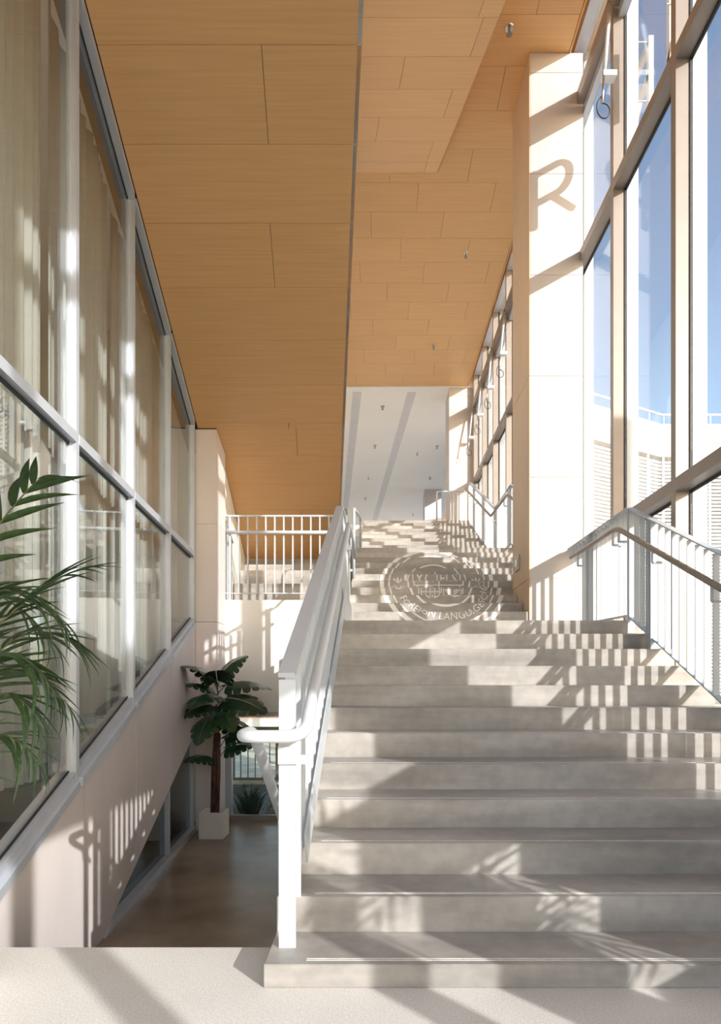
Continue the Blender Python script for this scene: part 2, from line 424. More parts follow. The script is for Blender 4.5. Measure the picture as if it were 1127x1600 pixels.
# ------------------------------------------------------------------ balcony with seating steps
bal = obj('wall_balcony', bx(-2.25, -0.46, 9.2, 9.4, 0.73, 2.34), 'white'); tag(bal, kind='structure')
bf = obj('floor', bx(-2.28, -0.46, 9.4, 10.2, 2.1, 2.34), 'concrete'); tag(bf, kind='structure')
bs = thing('seating_steps', 'deep concrete seating steps behind the white balcony railing', 'steps', (-1.3, 10.2, 2.34))
for y, z, y2 in ((10.2, 2.73, 11.0), (11.0, 3.08, 11.55), (11.55, 3.30, 13.0)):
    obj('step', bx(xwall2(y) + .01, -.42, y, y2, z - .5, z if y < 11.2 else 3.28), 'concrete', bs)
bk = obj('wall_balcony_back', bx(-2.6, -.42, 11.86, 12.1, 3.285, 3.6), 'concrete'); tag(bk, kind='structure')

# ------------------------------------------------------------------ ceilings made of boards
def board(bm, xa0, xa1, y0, xb0, xb1, y1, zf, th):
    prism(bm, [(xa0, y0, zf(y0)), (xa1, y0, zf(y0)), (xb1, y1, zf(y1)), (xb0, y1, zf(y1))],
              [(xa0, y0, zf(y0) + th), (xa1, y0, zf(y0) + th), (xb1, y1, zf(y1) + th), (xb0, y1, zf(y1) + th)])
G = .0022
c1 = thing('ceiling', kind='structure', loc=(-1.2, 7, 5))
k = -2; done = False
while True:
    split = False
    y0 = 4.766 + .624 * k; y1 = y0 + .624
    y0 = max(y0, 3.47)
    last = y1 > 11.86
    if last: y1 = 11.86
    lf = (lambda y: xwall(y) + .037) if y1 < 8.62 else (lambda y: xwall2(y) + .002)
    if y0 < 8.59 < y1 and not done: y1 = 8.607; last = False; lf = lambda y: xwall(y) + .037; split = True
    elif abs(y1 - (4.766 + .624 * 7)) < .01: y0 = 8.607 - 2 * G
    cuts = [0.0, 1.0]
    if (k % 3 == 0 and k >= 0) or k == -2:
        cuts = [0.0, .62 if k != 3 else .60, 1.0]
    if k == 2: cuts = [0.0, .60, 1.0]
    if k == 3: cuts = [0.0, 1.0]
    for u0, u1 in zip(cuts, cuts[1:]):
        L = lambda y, u: lf(y) + (xfas(y) - lf(y)) * u
        bm = bmesh.new(); g0 = G if u0 > 0 else 0; g1 = G if u1 < 1 else 0
        board(bm, L(y0 + G, u0) + g0, L(y0 + G, u1) - g1, y0 + G, L(y1 - G, u0) + g0, L(y1 - G, u1) - g1, y1 - G, zcl, .03)
        obj('ceiling_panel', bm, 'wood', c1)
    if split: k -= 1; done = True
    k += 1
    if last: break
bm = bmesh.new(); prism(bm, [(xwall(y) - .2, y, zcl(y) + .034) for y in (3.47, 11.86)] + [(xfas(y), y, zcl(y) + .034) for y in (11.86, 3.47)],
      [(xwall(y) - .2, y, zcl(y) + .2) for y in (3.47, 11.86)] + [(xfas(y), y, zcl(y) + .2) for y in (11.86, 3.47)])
obj('panel_backing', bm, 'gasket', c1)
bm = bmesh.new(); yz_prism(bm, [(3.47, zcl(3.47)), (11.86, zcl(11.86)), (13.0, zcl(11.86)), (30, Z_TOP), (30, ZC - .03), (3.47, ZC - .03)], xfas, -.034, -.006)
fas = obj('wall_fascia', bm, 'white'); tag(fas, kind='structure')

c2 = thing('ceiling', kind='structure', loc=(.4, 7, 8))
ys = [2.66 + .62 * i for i in range(12)]
ys = [y for y in ys if y < 9.6] + [9.88]
ys = [3.47] + [6.40 + .62 * i for i in range(-5, 6) if 3.5 < 6.40 + .62 * i < 9.85] + [9.88]
for i, (a, b) in enumerate(zip(ys, ys[1:])):
    u = [0.0, (.42, .78, .30, .85, .36, .90)[i % 6], 1.0]
    if i % 3 == 1: u = [0.0, .86, 1.0]
    for u0, u1 in zip(u, u[1:]):
        L = lambda y, q: (xfas(y) - .004) + (xcm(y) - xfas(y) + .004) * q
        g0 = G if u0 > 0 else 0; g1 = G if u1 < 1 else 0
        bm = bmesh.new(); board(bm, L(a + G, u0) + g0, L(a + G, u1) - g1, a + G, L(b - G, u0) + g0, L(b - G, u1) - g1, b - G, zcm, .03)
        obj('ceiling_panel', bm, 'wood', c2)
bm = bmesh.new(); prism(bm, [(xfas(y) + .035, y, zcm(y) + .034) for y in (3.47, 9.87)] + [(xcm(y) - .001, y, zcm(y) + .034) for y in (9.87, 3.47)],
      [(xfas(y) + .035, y, ZC - .006 + (.0 if y > 5 else 0)) for y in (3.47, 9.87)] + [(xcm(y) - .001, y, ZC - .006) for y in (9.87, 3.47)])
obj('panel_backing', bm, 'wood_side', c2)
# level soffit over the entrance (out of the frame, behind and above the camera)
c3 = obj('ceiling', bx(-2.3, 1.70, -6, 3.46, 6.36, 6.6), 'wood'); tag(c3, kind='structure')

c4 = thing('ceiling', kind='structure', loc=(1, 8, 9))
y = 8.78 - .633 * 24; i = 0
while y < 16.95:
    y1 = min(y + .633, 16.95)
    xs = [-1.6]; x = -1.6 + (.55 + 1.15 * ((i * 7) % 5) / 5)
    while x < 2.1:
        xs.append(x); x += 1.22
    xs.append(2.37)
    if y1 > 2.5:
        for a, b in zip(xs, xs[1:]):
            obj('ceiling_panel', bx(a + G, b - G, y + G, y1 - G, ZC, ZC + .03), 'wood', c4)
    else:
        obj('ceiling_panel', bx(-1.6, 2.37, y + G, y1 - G, ZC, ZC + .03), 'wood', c4)
    y = y1; i += 1
obj('panel_backing', bx(-1.6, 2.37, -6, 16.95, ZC + .034, ZC + .35), 'gasket', c4)
obj('slot_side', bx(2.372, 2.39, -6, 16.95, ZC - .01, ZC + .35), 'wood_side', c4)
obj('slot_panel', bx(2.39, 2.9, -6, 17.0, ZC + .30, ZC + .35), 'wood', c4)
# white ceiling of the top floor
c5 = thing('ceiling', kind='structure', loc=(0, 20, 9))
obj('ceiling_slab', bx(-8, 3.2, 16.96, 34, ZC - .03, ZC + .3), 'ceilwhite', c5)
for x17 in (-.70, .775):
    bm = bmesh.new()
    prism(bm, [(x17 + dx - .079 * (yy - 17.25), yy, ZC - .036) for dx, yy in ((0, 17.25), (.235, 17.25), (.235, 33), (0, 33))],
              [(x17 + dx - .079 * (yy - 17.25), yy, ZC - .0305) for dx, yy in ((0, 17.25), (.235, 17.25), (.235, 33), (0, 33))])
    obj('ceiling_strip', bm, 'strip', c5)
wt = obj('wall_left_top', bx(-8.2, -8, 16.9, 34.2, Z_TOP, ZC), 'white'); tag(wt, kind='structure')
we = obj('wall_back', bx(-8, 3.2, 34, 34.2, Z_TOP, ZC), 'white'); tag(we, kind='structure')

# ------------------------------------------------------------------ right piers
p1 = pier('wall_right_pier', 1.89, 2.545, 7.97, 8.96, Z_L1, ZC - .003, 1.26, 2.45, 'stone')
for za, zb in ((Z_L1 + .14, 2.447), (2.453, 4.97), (4.976, 7.49), (7.496, ZC - .004)):
    obj('side_panel', bx(1.876, 1.889, 7.972, 8.958, za, zb), 'tan', p1)
p2 = pier('wall_right_pier', 1.87, 2.545, 17.0, 17.9, Z_TOP, ZC - .033, 1.26, 6.23, 'stone')
p3 = pier('wall_right_pier', 1.87, 2.545, 26.0, 26.9, Z_TOP, ZC - .033, 1.26, 6.23, 'stone')
p0 = pier('wall_right_pier', 2.0, 2.495, 1.90, 2.85, 0, ZC - .003, 1.26, 1.2, 'stone')

ph = obj('upper_shade_block', bx(2.0, 2.495, 2.856, 3.25, 4.35, ZC - .003), 'stone'); tag(ph, kind='structure')  # unseen block added high up to shade the left pier

# ------------------------------------------------------------------ right glazing
w3 = thing('window_3', kind='structure', loc=(2.6, 6, 0))
MR = [5.43 + 1.43 * k for k in range(-8, 9)]
MR[4] = -.47
ZT = ZC + .30
for y in MR:
    z0 = 0.0
    obj('mullion', bx(2.50, XG - .005, y - .045, y + .045, z0, ZT), 'alubrown', w3)
    if y > 0: obj('mullion_cap', bx(XG + .02, XG + .15, y - .035, y + .035, z0, ZT), 'paint', w3)
    obj('gasket', bx(XG - .005, XG + .02, y - .055, y + .055, z0, ZT), 'gasket', w3)
for a, b in zip(MR, MR[1:]):
    a1, b1 = a + .046, b - .046
    for z in (2.83, 6.47):
        obj('transom', bx(2.50, XG - .003, a1, b1, z - .055, z + .055), 'alubrown', w3)
        obj('gasket', bx(XG - .003, XG + .02, a1 + .01, b1 - .01, z - .075, z + .065), 'gasket', w3)
    obj('transom', bx(2.47, XG - .003, a1, b1, 8.36, 8.52), 'alubrown', w3)
    obj('sash_rail', bx(2.55, XG + .01, a1, b1, 8.24, 8.34), 'alu', w3)
    obj('base_rail', bx(2.50, XG + .03, a1, b1, 0, .08), 'alubrown', w3)
    obj('head_rail', bx(2.50, XG + .03, a1, b1, ZT - .08, ZT - .005), 'alu', w3)
    if b < 16.9:
        for z0, z1 in ((.08, 2.755), (2.905, 6.395), (6.545, 8.24), (8.52, ZT - .08)):
            obj('glass_pane', bx(XG + .002, XG + .012, a1 + .01, b1 - .01, z0, z1), 'glass', w3)
# chain actuators at the top vents: rod, bracket and loop of cord
for y in (MR[9], MR[13], MR[14], MR[15], MR[16]):
    yb = y - .13
    obj('actuator_rod', tb([(2.47, yb + .10, 8.40), (2.37, yb, 7.55)], .022), 'paint', w3, smooth=True)
    obj('rod_tip', tb([(2.37, yb, 7.55), (2.34, yb - .03, 7.22)], .014), 'steel', w3, smooth=True)
    obj('rod_bracket', bx(2.36, 2.5, yb - .02, yb + .08, 7.53, 7.585), 'letter', w3)
    pts = []
    for i in range(17):
        a = 1.9 * math.pi * i / 16
        pts.append((2.34 + .03 * i / 16 + .075 * math.sin(a), yb - .03 + .02 * i / 16, 7.22 - .10 * (1 - math.cos(a)) + .10 * i / 16))
    obj('cord', tb(pts, .007, 6), 'cord', w3, smooth=True)
# added panel with an opening, unseen right of camera; blocks sun from the steps
d1 = thing('shade_panel_1', kind='structure', loc=(2.6, .6, 0))
obj('shade_stile', bx(2.50, 2.60, .05, .52, .0, 1.95), 'paint', d1)
obj('shade_stile', bx(2.50, 2.60, .95, 1.40, .0, 1.95), 'paint', d1)
obj('shade_rail', bx(2.50, 2.60, .52, .95, 1.45, 1.95), 'paint', d1)
obj('shade_rail', bx(2.50, 2.60, .52, .95, .0, .80), 'paint', d1)

# ------------------------------------------------------------------ railings of flat bars
bar_cache = {}
def baluster(t, x, y, z0, z1, w=.046, th=.009, mname='paint', along='y'):
    key = (round(z1 - z0, 3), w, th, mname, along)
    if key in bar_cache:
        return inst(bar_cache[key], t, (x, y, z0))
    h = z1 - z0
    b = bx(-w / 2, w / 2, -th / 2, th / 2, 0, h) if along == 'y' else bx(-th / 2, th / 2, -w / 2, w / 2, 0, h)
    o = obj('baluster', b, mname, t, loc=(x, y, z0)); bar_cache[key] = o
    return o

def rail_bar(t, name, pts, w, h, mname='paint'):
    bm = bmesh.new()
    for p, q in zip(pts, pts[1:]): bar(bm, p, q, w, h)
    return obj(name, bm, mname, t)

def bracket(t, x, y, z, side):
    """flat steel angle holding a handrail: upright under the tube, arm back to the bars"""
    bm = bmesh.new()
    box(bm, x - .006, x + .006, y - .02, y + .02, z - .14, z - .02)
    box(bm, min(x, x + side * .09), max(x, x + side * .09), y - .02, y + .02, z - .15, z - .135)
    obj('bracket', bm, 'paint', t)

# right railing, lower flight and first landing
SLA = RISE / T_A
rr = thing('stair_railing', 'white flat-bar railing on the right of the lower flight, climbing to the first landing', 'railing', (2.35, 4.3, .9))
X = 2.36; yc = 6.02
def ztopA(y): return 2.80 + SLA * (min(y, yc) - yc)
def zbotA(y): return 1.79 + SLA * (min(y, yc) - yc)
rail_bar(rr, 'top_rail', [(X, 2.75, ztopA(2.75)), (X, yc, ztopA(yc)), (X, 7.9, ztopA(yc))], .065, .012)
rail_bar(rr, 'bottom_rail', [(X, 2.75, zbotA(2.75)), (X, yc, zbotA(yc)), (X, 7.9, zbotA(yc) + .06)], .05, .012, 'paintgrey')
y = 2.85; i = 0
while y < 7.85:
    if abs(y - 5.45) < .05 or abs(y - 7.1) < .05 or abs(y - 3.5) < .05:
        for d in (0, .045):
            o = obj('post', bx(X - .035, X + .035, y + d - .006, y + d + .006, zbotA(y) - .10, ztopA(y) - .006), 'paintgrey', rr)
    else:
        baluster(rr, X, y, zbotA(y), zbotA(y) + .99)
    y += .125; i += 1
obj('post', bx(X - .035, X + .035, 5.98, 5.992, Z_L1 - .12, 2.79), 'paint', rr)
HX = 2.27
hp = fillet([(HX, 2.75, ztopA(2.75) - .175), (HX, yc + .08, 2.63), (HX, 7.55, 2.63)], .12)
obj('handrail', tb(hp, .024, 12), 'alubrown', rr, smooth=True)
for y in (3.6, 4.35, 5.3, 6.05, 6.2, 7.3):
    bracket(rr, HX, y, (ztopA(y) - .17), 1)

# right railing, second landing and third flight
rc = thing('stair_railing', 'distant white railing beside the far windows, dipping to the second landing', 'railing', (2.35, 13, Z_L2))
def ztopC(y):
    if y < 11.35: return Z_L2 + 1.12 + (y - 11.35) * RISE / .336
    if y < 12.9: return Z_L2 + 1.12
    return Z_L2 + 1.12 + (min(y, 16.7) - 12.9) * RISE / .33
rail_bar(rc, 'top_rail', [(X, yy, ztopC(yy)) for yy in (9.1, 11.35, 12.9, 16.7)], .06, .014, 'alu')
rail_bar(rc, 'bottom_rail', [(X, yy, ztopC(yy) - 1.03) for yy in (9.1, 11.35, 12.9, 16.7)], .04, .012)
y = 9.15
while y < 16.7:
    if not (11.3 < y < 11.4): baluster(rc, X, y, ztopC(y) - 1.03, ztopC(y) - .005)
    y += .125
obj('handrail', tb(fillet([(HX, yy, ztopC(yy) - .17) for yy in (9.1, 11.3, 12.95, 16.75)], .1), .024), 'alubrown', rc, smooth=True)
for y in (11.6, 12.7, 14.0, 15.2, 16.3): bracket(rc, HX, y, ztopC(y) - .17, 1)

# end guard at the top of the stairs
tg = thing('guard_rail', 'small white end rail at the top of the stairs before the far pier', 'railing', (2.0, 16.9, Z_TOP))
obj('top_rail', tb(fillet([(1.52, 16.75, Z_TOP + .02), (1.52, 16.75, Z_TOP + .80), (2.3, 16.75, Z_TOP + .80)], .05), .022), 'paint', tg, smooth=True)
for x in (1.95, 2.1, 2.25): obj('baluster', bx(x - .01, x + .01, 16.72, 16.76, Z_TOP, Z_TOP + .79), 'paint', tg)

# left railing of the lower flight
lr = thing('stair_railing', 'white flat-bar railing on the left of the lower flight with a looped round handrail', 'railing', (-.37, 2.6, .09))
X = -.37; y0 = 2.6; yE = 6.1
def ztopL(y): return 1.205 + SLA * (min(y, yE) - y0)
rail_bar(lr, 'top_rail', [(X, y0 - .03, ztopL(y0) - .012), (X, yE, ztopL(yE)), (X, 7.86, ztopL(yE) + .02)], .068, .02, 'paintgrey')
obj('post', bx(X - .034, X + .034, y0 - .012, y0 + .0, .09, ztopL(y0) - .03), 'paint', lr)
obj('post', bx(X - .034, X + .034, y0 + .16, y0 + .172, .09, ztopL(y0 + .16) - .02), 'paint', lr)
def zbL(y): return 0.22 + SLA * (min(y, yE) - y0)
rail_bar(lr, 'stringer', [(X + .04, y0 + .30, zbL(y0 + .30) + .05), (X + .04, yE, zbL(yE) + .05), (X + .04, 7.8, zbL(yE) + .05)], .010, .16)
rail_bar(lr, 'shade_plate', [(X + .045, 6.0, Z_L1 + .16), (X + .045, 7.82, Z_L1 + .16)], .012, .30)  # plate added to keep sun off the lower balcony wall
y = y0 + .3
while y < 7.8:
    if 0 < (y - 4.3) < .126 or 0 < (y - 5.95) < .126:
        obj('post', bx(X - .034, X + .034, y, y + .012, zbL(y) - .05, ztopL(y) - .01), 'paint', lr)
    else: baluster(lr, X, y, zbL(y) - .02, zbL(y) + .955)
    y += .125
obj('post', bx(X - .09, X - .02, 7.83, 7.845, Z_L1 - .02, ztopL(yE) + .02), 'paint', lr)
HL = -.285
obj('handrail', tb(fillet([(HL, 7.75, ztopL(yE) - .16), (HL, yE, ztopL(yE) - .16), (HL, 2.66, ztopL(2.66) - .15 - .02), (HL, 2.5, .952), (-.545, 2.5, .952),
     (-.545, 2.78, .952), (-.545, 3.9, .20), (-.545, 4.6, -.08)], .09, 7), .026, 14), 'paint', lr, smooth=True)
bm = bmesh.new(); box(bm, X - .035, HL + .0, y0 - .03, y0 - .013, .835, .872); box(bm, X - .035, X + .02, y0 - .03, y0 - .013, .872, .905)
obj('bracket', bm, 'paint', lr)
for y in (3.9, 5.2, 6.6): bracket(lr, HL, y, ztopL(y) - .16, -1)
# posts of the rail going down to the lower floor
obj('post', bx(-.56, -.53, 3.55, 3.60, -.5, .40), 'paint', lr); obj('post', bx(-.56, -.53, 4.5, 4.55, -.84, -.06), 'paint', lr)

# hoop rail on the left of the middle flight
hp = thing('handrail_hoop', 'white tubular hoop rail on the left of the middle flight beside the landing post', 'railing', (-.37, 9.5, 2.7))
obj('hoop', tb(fillet([(-.37, 9.5, 2.70), (-.37, 9.5, 3.74), (-.32, 11.3, 4.05), (-.32, 11.3, Z_L2)], .12), .022), 'paint', hp, smooth=True)
obj('cross_bar', bx(-.47, -.35, 9.49, 9.51, 2.80, 2.835), 'paint', hp)
obj('inner_rail', tb(fillet([(-.36, 7.9, 2.85), (-.46, 9.5, 3.40), (-.46, 9.5, 2.8)], .1), .02), 'paintgrey', hp, smooth=True)
h2 = thing('handrail_hoop', 'small dark hooped rail end high on the left against the white ceiling', 'railing', (-.6, 12.5, Z_L2))
obj('hoop', tb(fillet([(-.62, 12.6, Z_L2 + .05), (-.62, 12.6, Z_L2 + 1.02), (-.75, 12.6, Z_L2 + 1.02), (-.75, 12.6, Z_L2 + .7)], .06), .02), 'alubrown', h2, smooth=True)

# balcony railing
br = thing('balcony_railing', 'white balcony railing of thin bars above the seating-step gallery', 'railing', (-1.4, 9.25, 2.34))
yb = 9.24
rail_bar(br, 'top_rail', [(-2.235, yb, 3.555), (-.45, yb, 3.555)], .05, .022)
obj('handrail', tb([(-2.235, yb - .05, 3.31), (-.46, yb - .05, 3.31)], .026), 'paint', br, smooth=True)
rail_bar(br, 'bottom_rail', [(-2.235, yb, 2.44), (-.45, yb, 2.44)], .04, .014)
x = -2.02
while x < -.46:
    baluster(br, x, yb, 2.447, 3.545, w=.04, th=.018, along='x'); x += .13
obj('post', bx(-2.16, -2.135, yb - .02, yb + .02, 2.34, 3.55), 'paint', br)
for i in range(4):
    yy = 9.32 + .11 * i; obj('baluster', bx(-2.235, -2.215, yy, yy + .012, 2.34, 3.50 - .06 * i), 'paint', br)
obj('return_rail', tb([(-2.225, 9.25, 3.53), (-2.225, 9.75, 3.28)], .014), 'paint', br)

# ------------------------------------------------------------------ window under the balcony and what lies outside
w4 = thing('window_4', kind='structure', loc=(-1.3, 9.3, -.84))
obj('base_rail', bx(-2.3, -.46, 9.25, 9.35, -.84, -.77), 'alubrown', w4)
obj('head_rail', bx(-2.3, -.46, 9.25, 9.35, .66, .728), 'alu', w4)
obj('jamb', bx(-2.3, -2.13, 9.25, 9.35, -.77, .66), 'alu', w4)
obj('jamb', bx(-.52, -.46, 9.25, 9.35, -.77, .66), 'alu', w4)
obj('glass_pane', bx(-2.13, -.52, 9.295, 9.305, -.77, .66), 'glass', w4)
gr = obj('ground', bx(-40, 2.4, 12.9, 60, -1.2, -.84), 'grass'); tag(gr, kind='structure')
bed = obj('planting_bed', bx(-8, -.1, 9.4, 12.85, -1.1, -.9), 'darkveg'); tag(bed, kind='structure')
fn = thing('fence', 'dark grey bar fence outside the window under the balcony', 'fence', (-2, 12.8, -.9))
rail_bar(fn, 'top_rail', [(-6, 12.8, .23), (.5, 12.8, .23)], .05, .07, 'fence')
rail_bar(fn, 'bottom_rail', [(-6, 12.8, -.78), (.5, 12.8, -.78)], .05, .06, 'fence')
x = -5.95
i = 0
while x < .45:
    baluster(fn, x, 12.8, -.75, .2, w=.02, th=(.06 if i % 6 == 3 else .02), mname='fence', along='x'); x += .145; i += 1
lw = thing('garden_wall', 'low white garden wall with an orange brick coping far outside', 'wall', (-3, 22, -.84))
obj('wall_body', bx(-16, 2, 22, 22.3, -.84, -.065), 'facade', lw)
b0 = None
for i in range(70):
    x = -16 + .255 * i
    if b0 is None: b0 = obj('brick', bx(-.12, .12, -.2, .2, 0, .18, bev=.01), 'brick', lw, loc=(x, 22.12, -.065))
    else: inst(b0, lw, (x, 22.12, -.065))
# tuft of dark grass outside the window
tf = thing('grass_tuft', 'dark grassy tuft growing outside the window behind the potted plant', 'plant', (-2.05, 9.9, -.9))
bm = bmesh.new()
for i in range(420):
    a = random.uniform(0, 6.283); r = abs(random.gauss(0, .12)); L = random.uniform(.25, .62)
    p = Vector((-2.0 + r * math.cos(a), 9.9 + r * math.sin(a) * .6, -.9)); d = Vector((math.cos(a) * .5, math.sin(a) * .4, 1)).normalized()
    s = Vector((-math.sin(a), math.cos(a), 0)) * .006
    m1 = p + d * L * .6; e = p + d * L + Vector((math.cos(a), math.sin(a), -.4)) * L * .25
    v = [bm.verts.new(q) for q in (p - s, p + s, m1 + s, m1 - s)]; w = bm.verts.new(e)
    bm.faces.new(v); bm.faces.new((v[3], v[2], w))
gf = obj('blades', bm, 'leafdark', tf); gf['kind'] = 'stuff'

# ------------------------------------------------------------------ monstera in a square pot
mp_ = thing('potted_monstera', 'tall dark-leaved split-leaf plant in a white square pot by the pink pier', 'plant', (-2.13, 8.3, -.84))
bm = bmesh.new(); box(bm, -2.29, -1.975, 8.13, 8.45, -.84, -.50, bev=.006)
bm.faces.ensure_lookup_table()
topf = max(bm.faces, key=lambda f: f.calc_center_median().z * 1000 + f.calc_area())
r = bmesh.ops.inset_individual(bm, faces=[topf], thickness=.03)
bmesh.ops.translate(bm, verts=topf.verts[:], vec=(0, 0, -.05))
obj('pot', bm, 'pot', mp_)
obj('soil', bx(-2.255, -2.01, 8.165, 8.415, -.60, -.553), 'soil', mp_)
obj('trunk', tb([(-2.13, 8.29, -.56), (-2.125, 8.29, 0), (-2.10, 8.28, .45), (-2.08, 8.27, .85)], .052, 9, .6), 'bark', mp_, smooth=True)
obj('trunk', tb([(-2.09, 8.25, -.56), (-2.07, 8.26, 0), (-2.06, 8.25, .5)], .035, 8, .6), 'bark', mp_, smooth=True)
def monstera_leaf(L, W, lobes=6):
    bm = bmesh.new()
    def z(x, y): return -.35 * y * y / L - .5 * x * x / W + .05 * L * math.sin(3 * y / L)
    def w(t): return W * (math.sin(math.pi * min(1, .12 + .88 * t) ** .8)) ** .75 * (1 - .25 * t) + .004
    for sgn in (-1, 1):
        for i in range(lobes):
            t0, t1 = i / lobes, (i + 1) / lobes; g = .012 if i else 0
            pts = []
            def P(t, f, back):
                x = sgn * w(t) * f; yy = t * L - back * w(t) * f * (.55 - .9 * t)
                return (x, yy, z(x, yy))
            a0, a1 = P(t0, 0.02, 1), P(t1, .02, 1)
            b0, b1 = P(t0, .66, 1), P(t1, .66, 1)
            c0, c1 = P(t0 + g + .01, .93, 1), P(t1 - g - .01, .93, 1)
            d = P((t0 + t1) / 2 + .01, 1.0, 1)
            V = [bm.verts.new(p) for p in (a0, b0, c0, d, c1, b1, a1)]
            bm.faces.new((V[0], V[1], V[5], V[6])); bm.faces.new((V[1], V[2], V[3], V[4], V[5]))
    return bm
leaf_proto = None
leaf_spec = [  # base (x,y,z), heading azimuth deg, pitch deg, roll, scale
    ((-2.08, 8.24, .95), 215, 48, 10, .82), ((-2.08, 8.26, 1.0), 20, 35, -10, 1.2), ((-2.08, 8.24, 1.05), 245, 55, 0, 1.1),
    ((-2.09, 8.26, .85), 335, 20, 12, 1.2), ((-2.07, 8.22, .8), 225, 15, -8, .85), ((-2.08, 8.25, .72), 300, 10, 0, 1.0),
    ((-2.07, 8.25, .70), 260, 0, 5, 1.15), ((-2.07, 8.25, .62), 350, 0, 0, .95), ((-2.06, 8.22, 1.12), 20, 68, 0, .85),
    ((-2.08, 8.26, 1.02), 280, 55, 0, 1.05), ((-2.08, 8.24, .9), 255, 25, 6, 1.1), ((-2.05, 8.25, .18), 10, 45, 0, .8), ((-2.1, 8.24, .10), 222, 35, 0, .7), ((-2.05, 8.25, .30), 30, 50, 0, .8)]
for (b, az, pit, roll, sc) in leaf_spec:
    az, pit, roll = math.radians(az), math.radians(pit), math.radians(roll)
    d = Vector((math.cos(az) * math.cos(pit), math.sin(az) * math.cos(pit), math.sin(pit)))
    base = Vector(b); st = base + d * (.13 * sc) + Vector((0, 0, .05))
    obj('leaf_stalk', tb([base - d * .05, base + d * .1 + Vector((0, 0, .04)), st], .007, 6), 'stem', mp_, smooth=True)
    # leaf +Y axis along a flattened, drooping heading
    dd = Vector((d.x, d.y, d.z * .85 - .34)).normalized()
    up = Vector((0, -.45, .9)); xx = dd.cross(up).normalized(); zz = xx.cross(dd).normalized()
    rot = Matrix((xx, dd, zz)).transposed() @ Matrix.Rotation(roll, 3, 'Y')
    if leaf_proto is None:
        leaf_proto = obj('leaf', monstera_leaf(.47, .215), 'leafdark', mp_, loc=st)
        leaf_proto.rotation_euler = rot.to_euler(); leaf_proto.scale = (sc,) * 3
    else:
        inst(leaf_proto, mp_, st, rot.to_euler(), (sc,) * 3)

# ------------------------------------------------------------------ palms: fronds with single leaflets
def leaflet_bm(bend):
    bm = bmesh.new(); n = 6; prev = None
    for i in range(n + 1):
        t = i / n; w = .5 * math.sin(math.pi * (t * .94 + .06) ** .7) * .105 + .002
        y = t; z = -bend * t * t
        a = bm.verts.new((-w, y, z + w * .55)); c = bm.verts.new((0, y, z)); b = bm.verts.new((w, y, z + w * .55))
        if prev:
            bm.faces.new((prev[0], prev[1], c, a)); bm.faces.new((prev[1], prev[2], b, c))
        prev = (a, c, b)
    return bm
leaflets = []
def frond(t, pts, n, ll, width=1.0, droop=.5, r=.006, side_up=.25):
    """rachis through pts (bezier-like polyline) with n leaflets a side"""
    P = [Vector(p) for p in pts]
    def at(u):
        u = max(0, min(.9999, u)) * (len(P) - 1); i = int(u); f = u - i
        p0 = P[max(i - 1, 0)]; p1 = P[i]; p2 = P[i + 1]; p3 = P[min(i + 2, len(P) - 1)]
        return .5 * ((2 * p1) + (p2 - p0) * f + (2 * p0 - 5 * p1 + 4 * p2 - p3) * f * f + (3 * p1 - p0 - 3 * p2 + p3) * f ** 3)
    path = [at(i / 14) for i in range(15)]
    fr = obj('frond', tb(path, r, 6, .3), 'stem', t, smooth=True)
    if not leaflets:
        for bnd in (.12, .3, .5):
            o = obj('leaflet', leaflet_bm(bnd), 'leafpalm', fr, smooth=True); leaflets.append(o)
            o.location = path[2]; o.scale = (.3, .3, .3)
    for i in range(n):
        u = .16 + .82 * i / (n - 1)
        p = at(u); d = (at(u + .02) - at(u - .02)).normalized()
        sd = d.cross(Vector((0, 0, 1)))
        if sd.length < .05: sd = Vector((1, 0, 0))
        sd.normalize(); nz = sd.cross(d).normalized()
        for sg in (-1, 1):
            if i == n - 1 and sg == 1: continue
            L = ll * (.55 + .6 * math.sin(math.pi * (u * .85 + .1))) * random.uniform(.85, 1.1)
            fw = .55 + .6 * u
            y = (sd * sg * (1.05 - .5 * u) + d * fw + nz * (side_up + random.uniform(-.18, .18)) + Vector((0, 0, -.12 * droop))).normalized()
            z = (nz - y * nz.dot(y)).normalized(); x = y.cross(z)
            rot = Matrix((x, y, z)).transposed().to_euler()
            pr = leaflets[min(2, int(random.random() * (1.2 + 2 * droop)))]
            inst(pr, fr, p, rot, (L * width, L, L))
    return fr

def palm_base(t, x, y):
    bm = bmesh.new()
    prism(bm, [(x + .13 * math.cos(a), y + .13 * math.sin(a), 0) for a in [i * math.pi / 8 for i in range(16)]],
              [(x + .18 * math.cos(a), y + .18 * math.sin(a), .36) for a in [i * math.pi / 8 for i in range(16)]])
    obj('pot', bm, 'pot', t)
    for k in range(4):
        obj('cane', tb([(x + .05 * math.cos(k * 1.6), y + .05 * math.sin(k * 1.6), .33), (x + .08 * math.cos(k * 1.6), y + .08 * math.sin(k * 1.6), .9)], .02, 7, .6), 'stem', t, smooth=True)

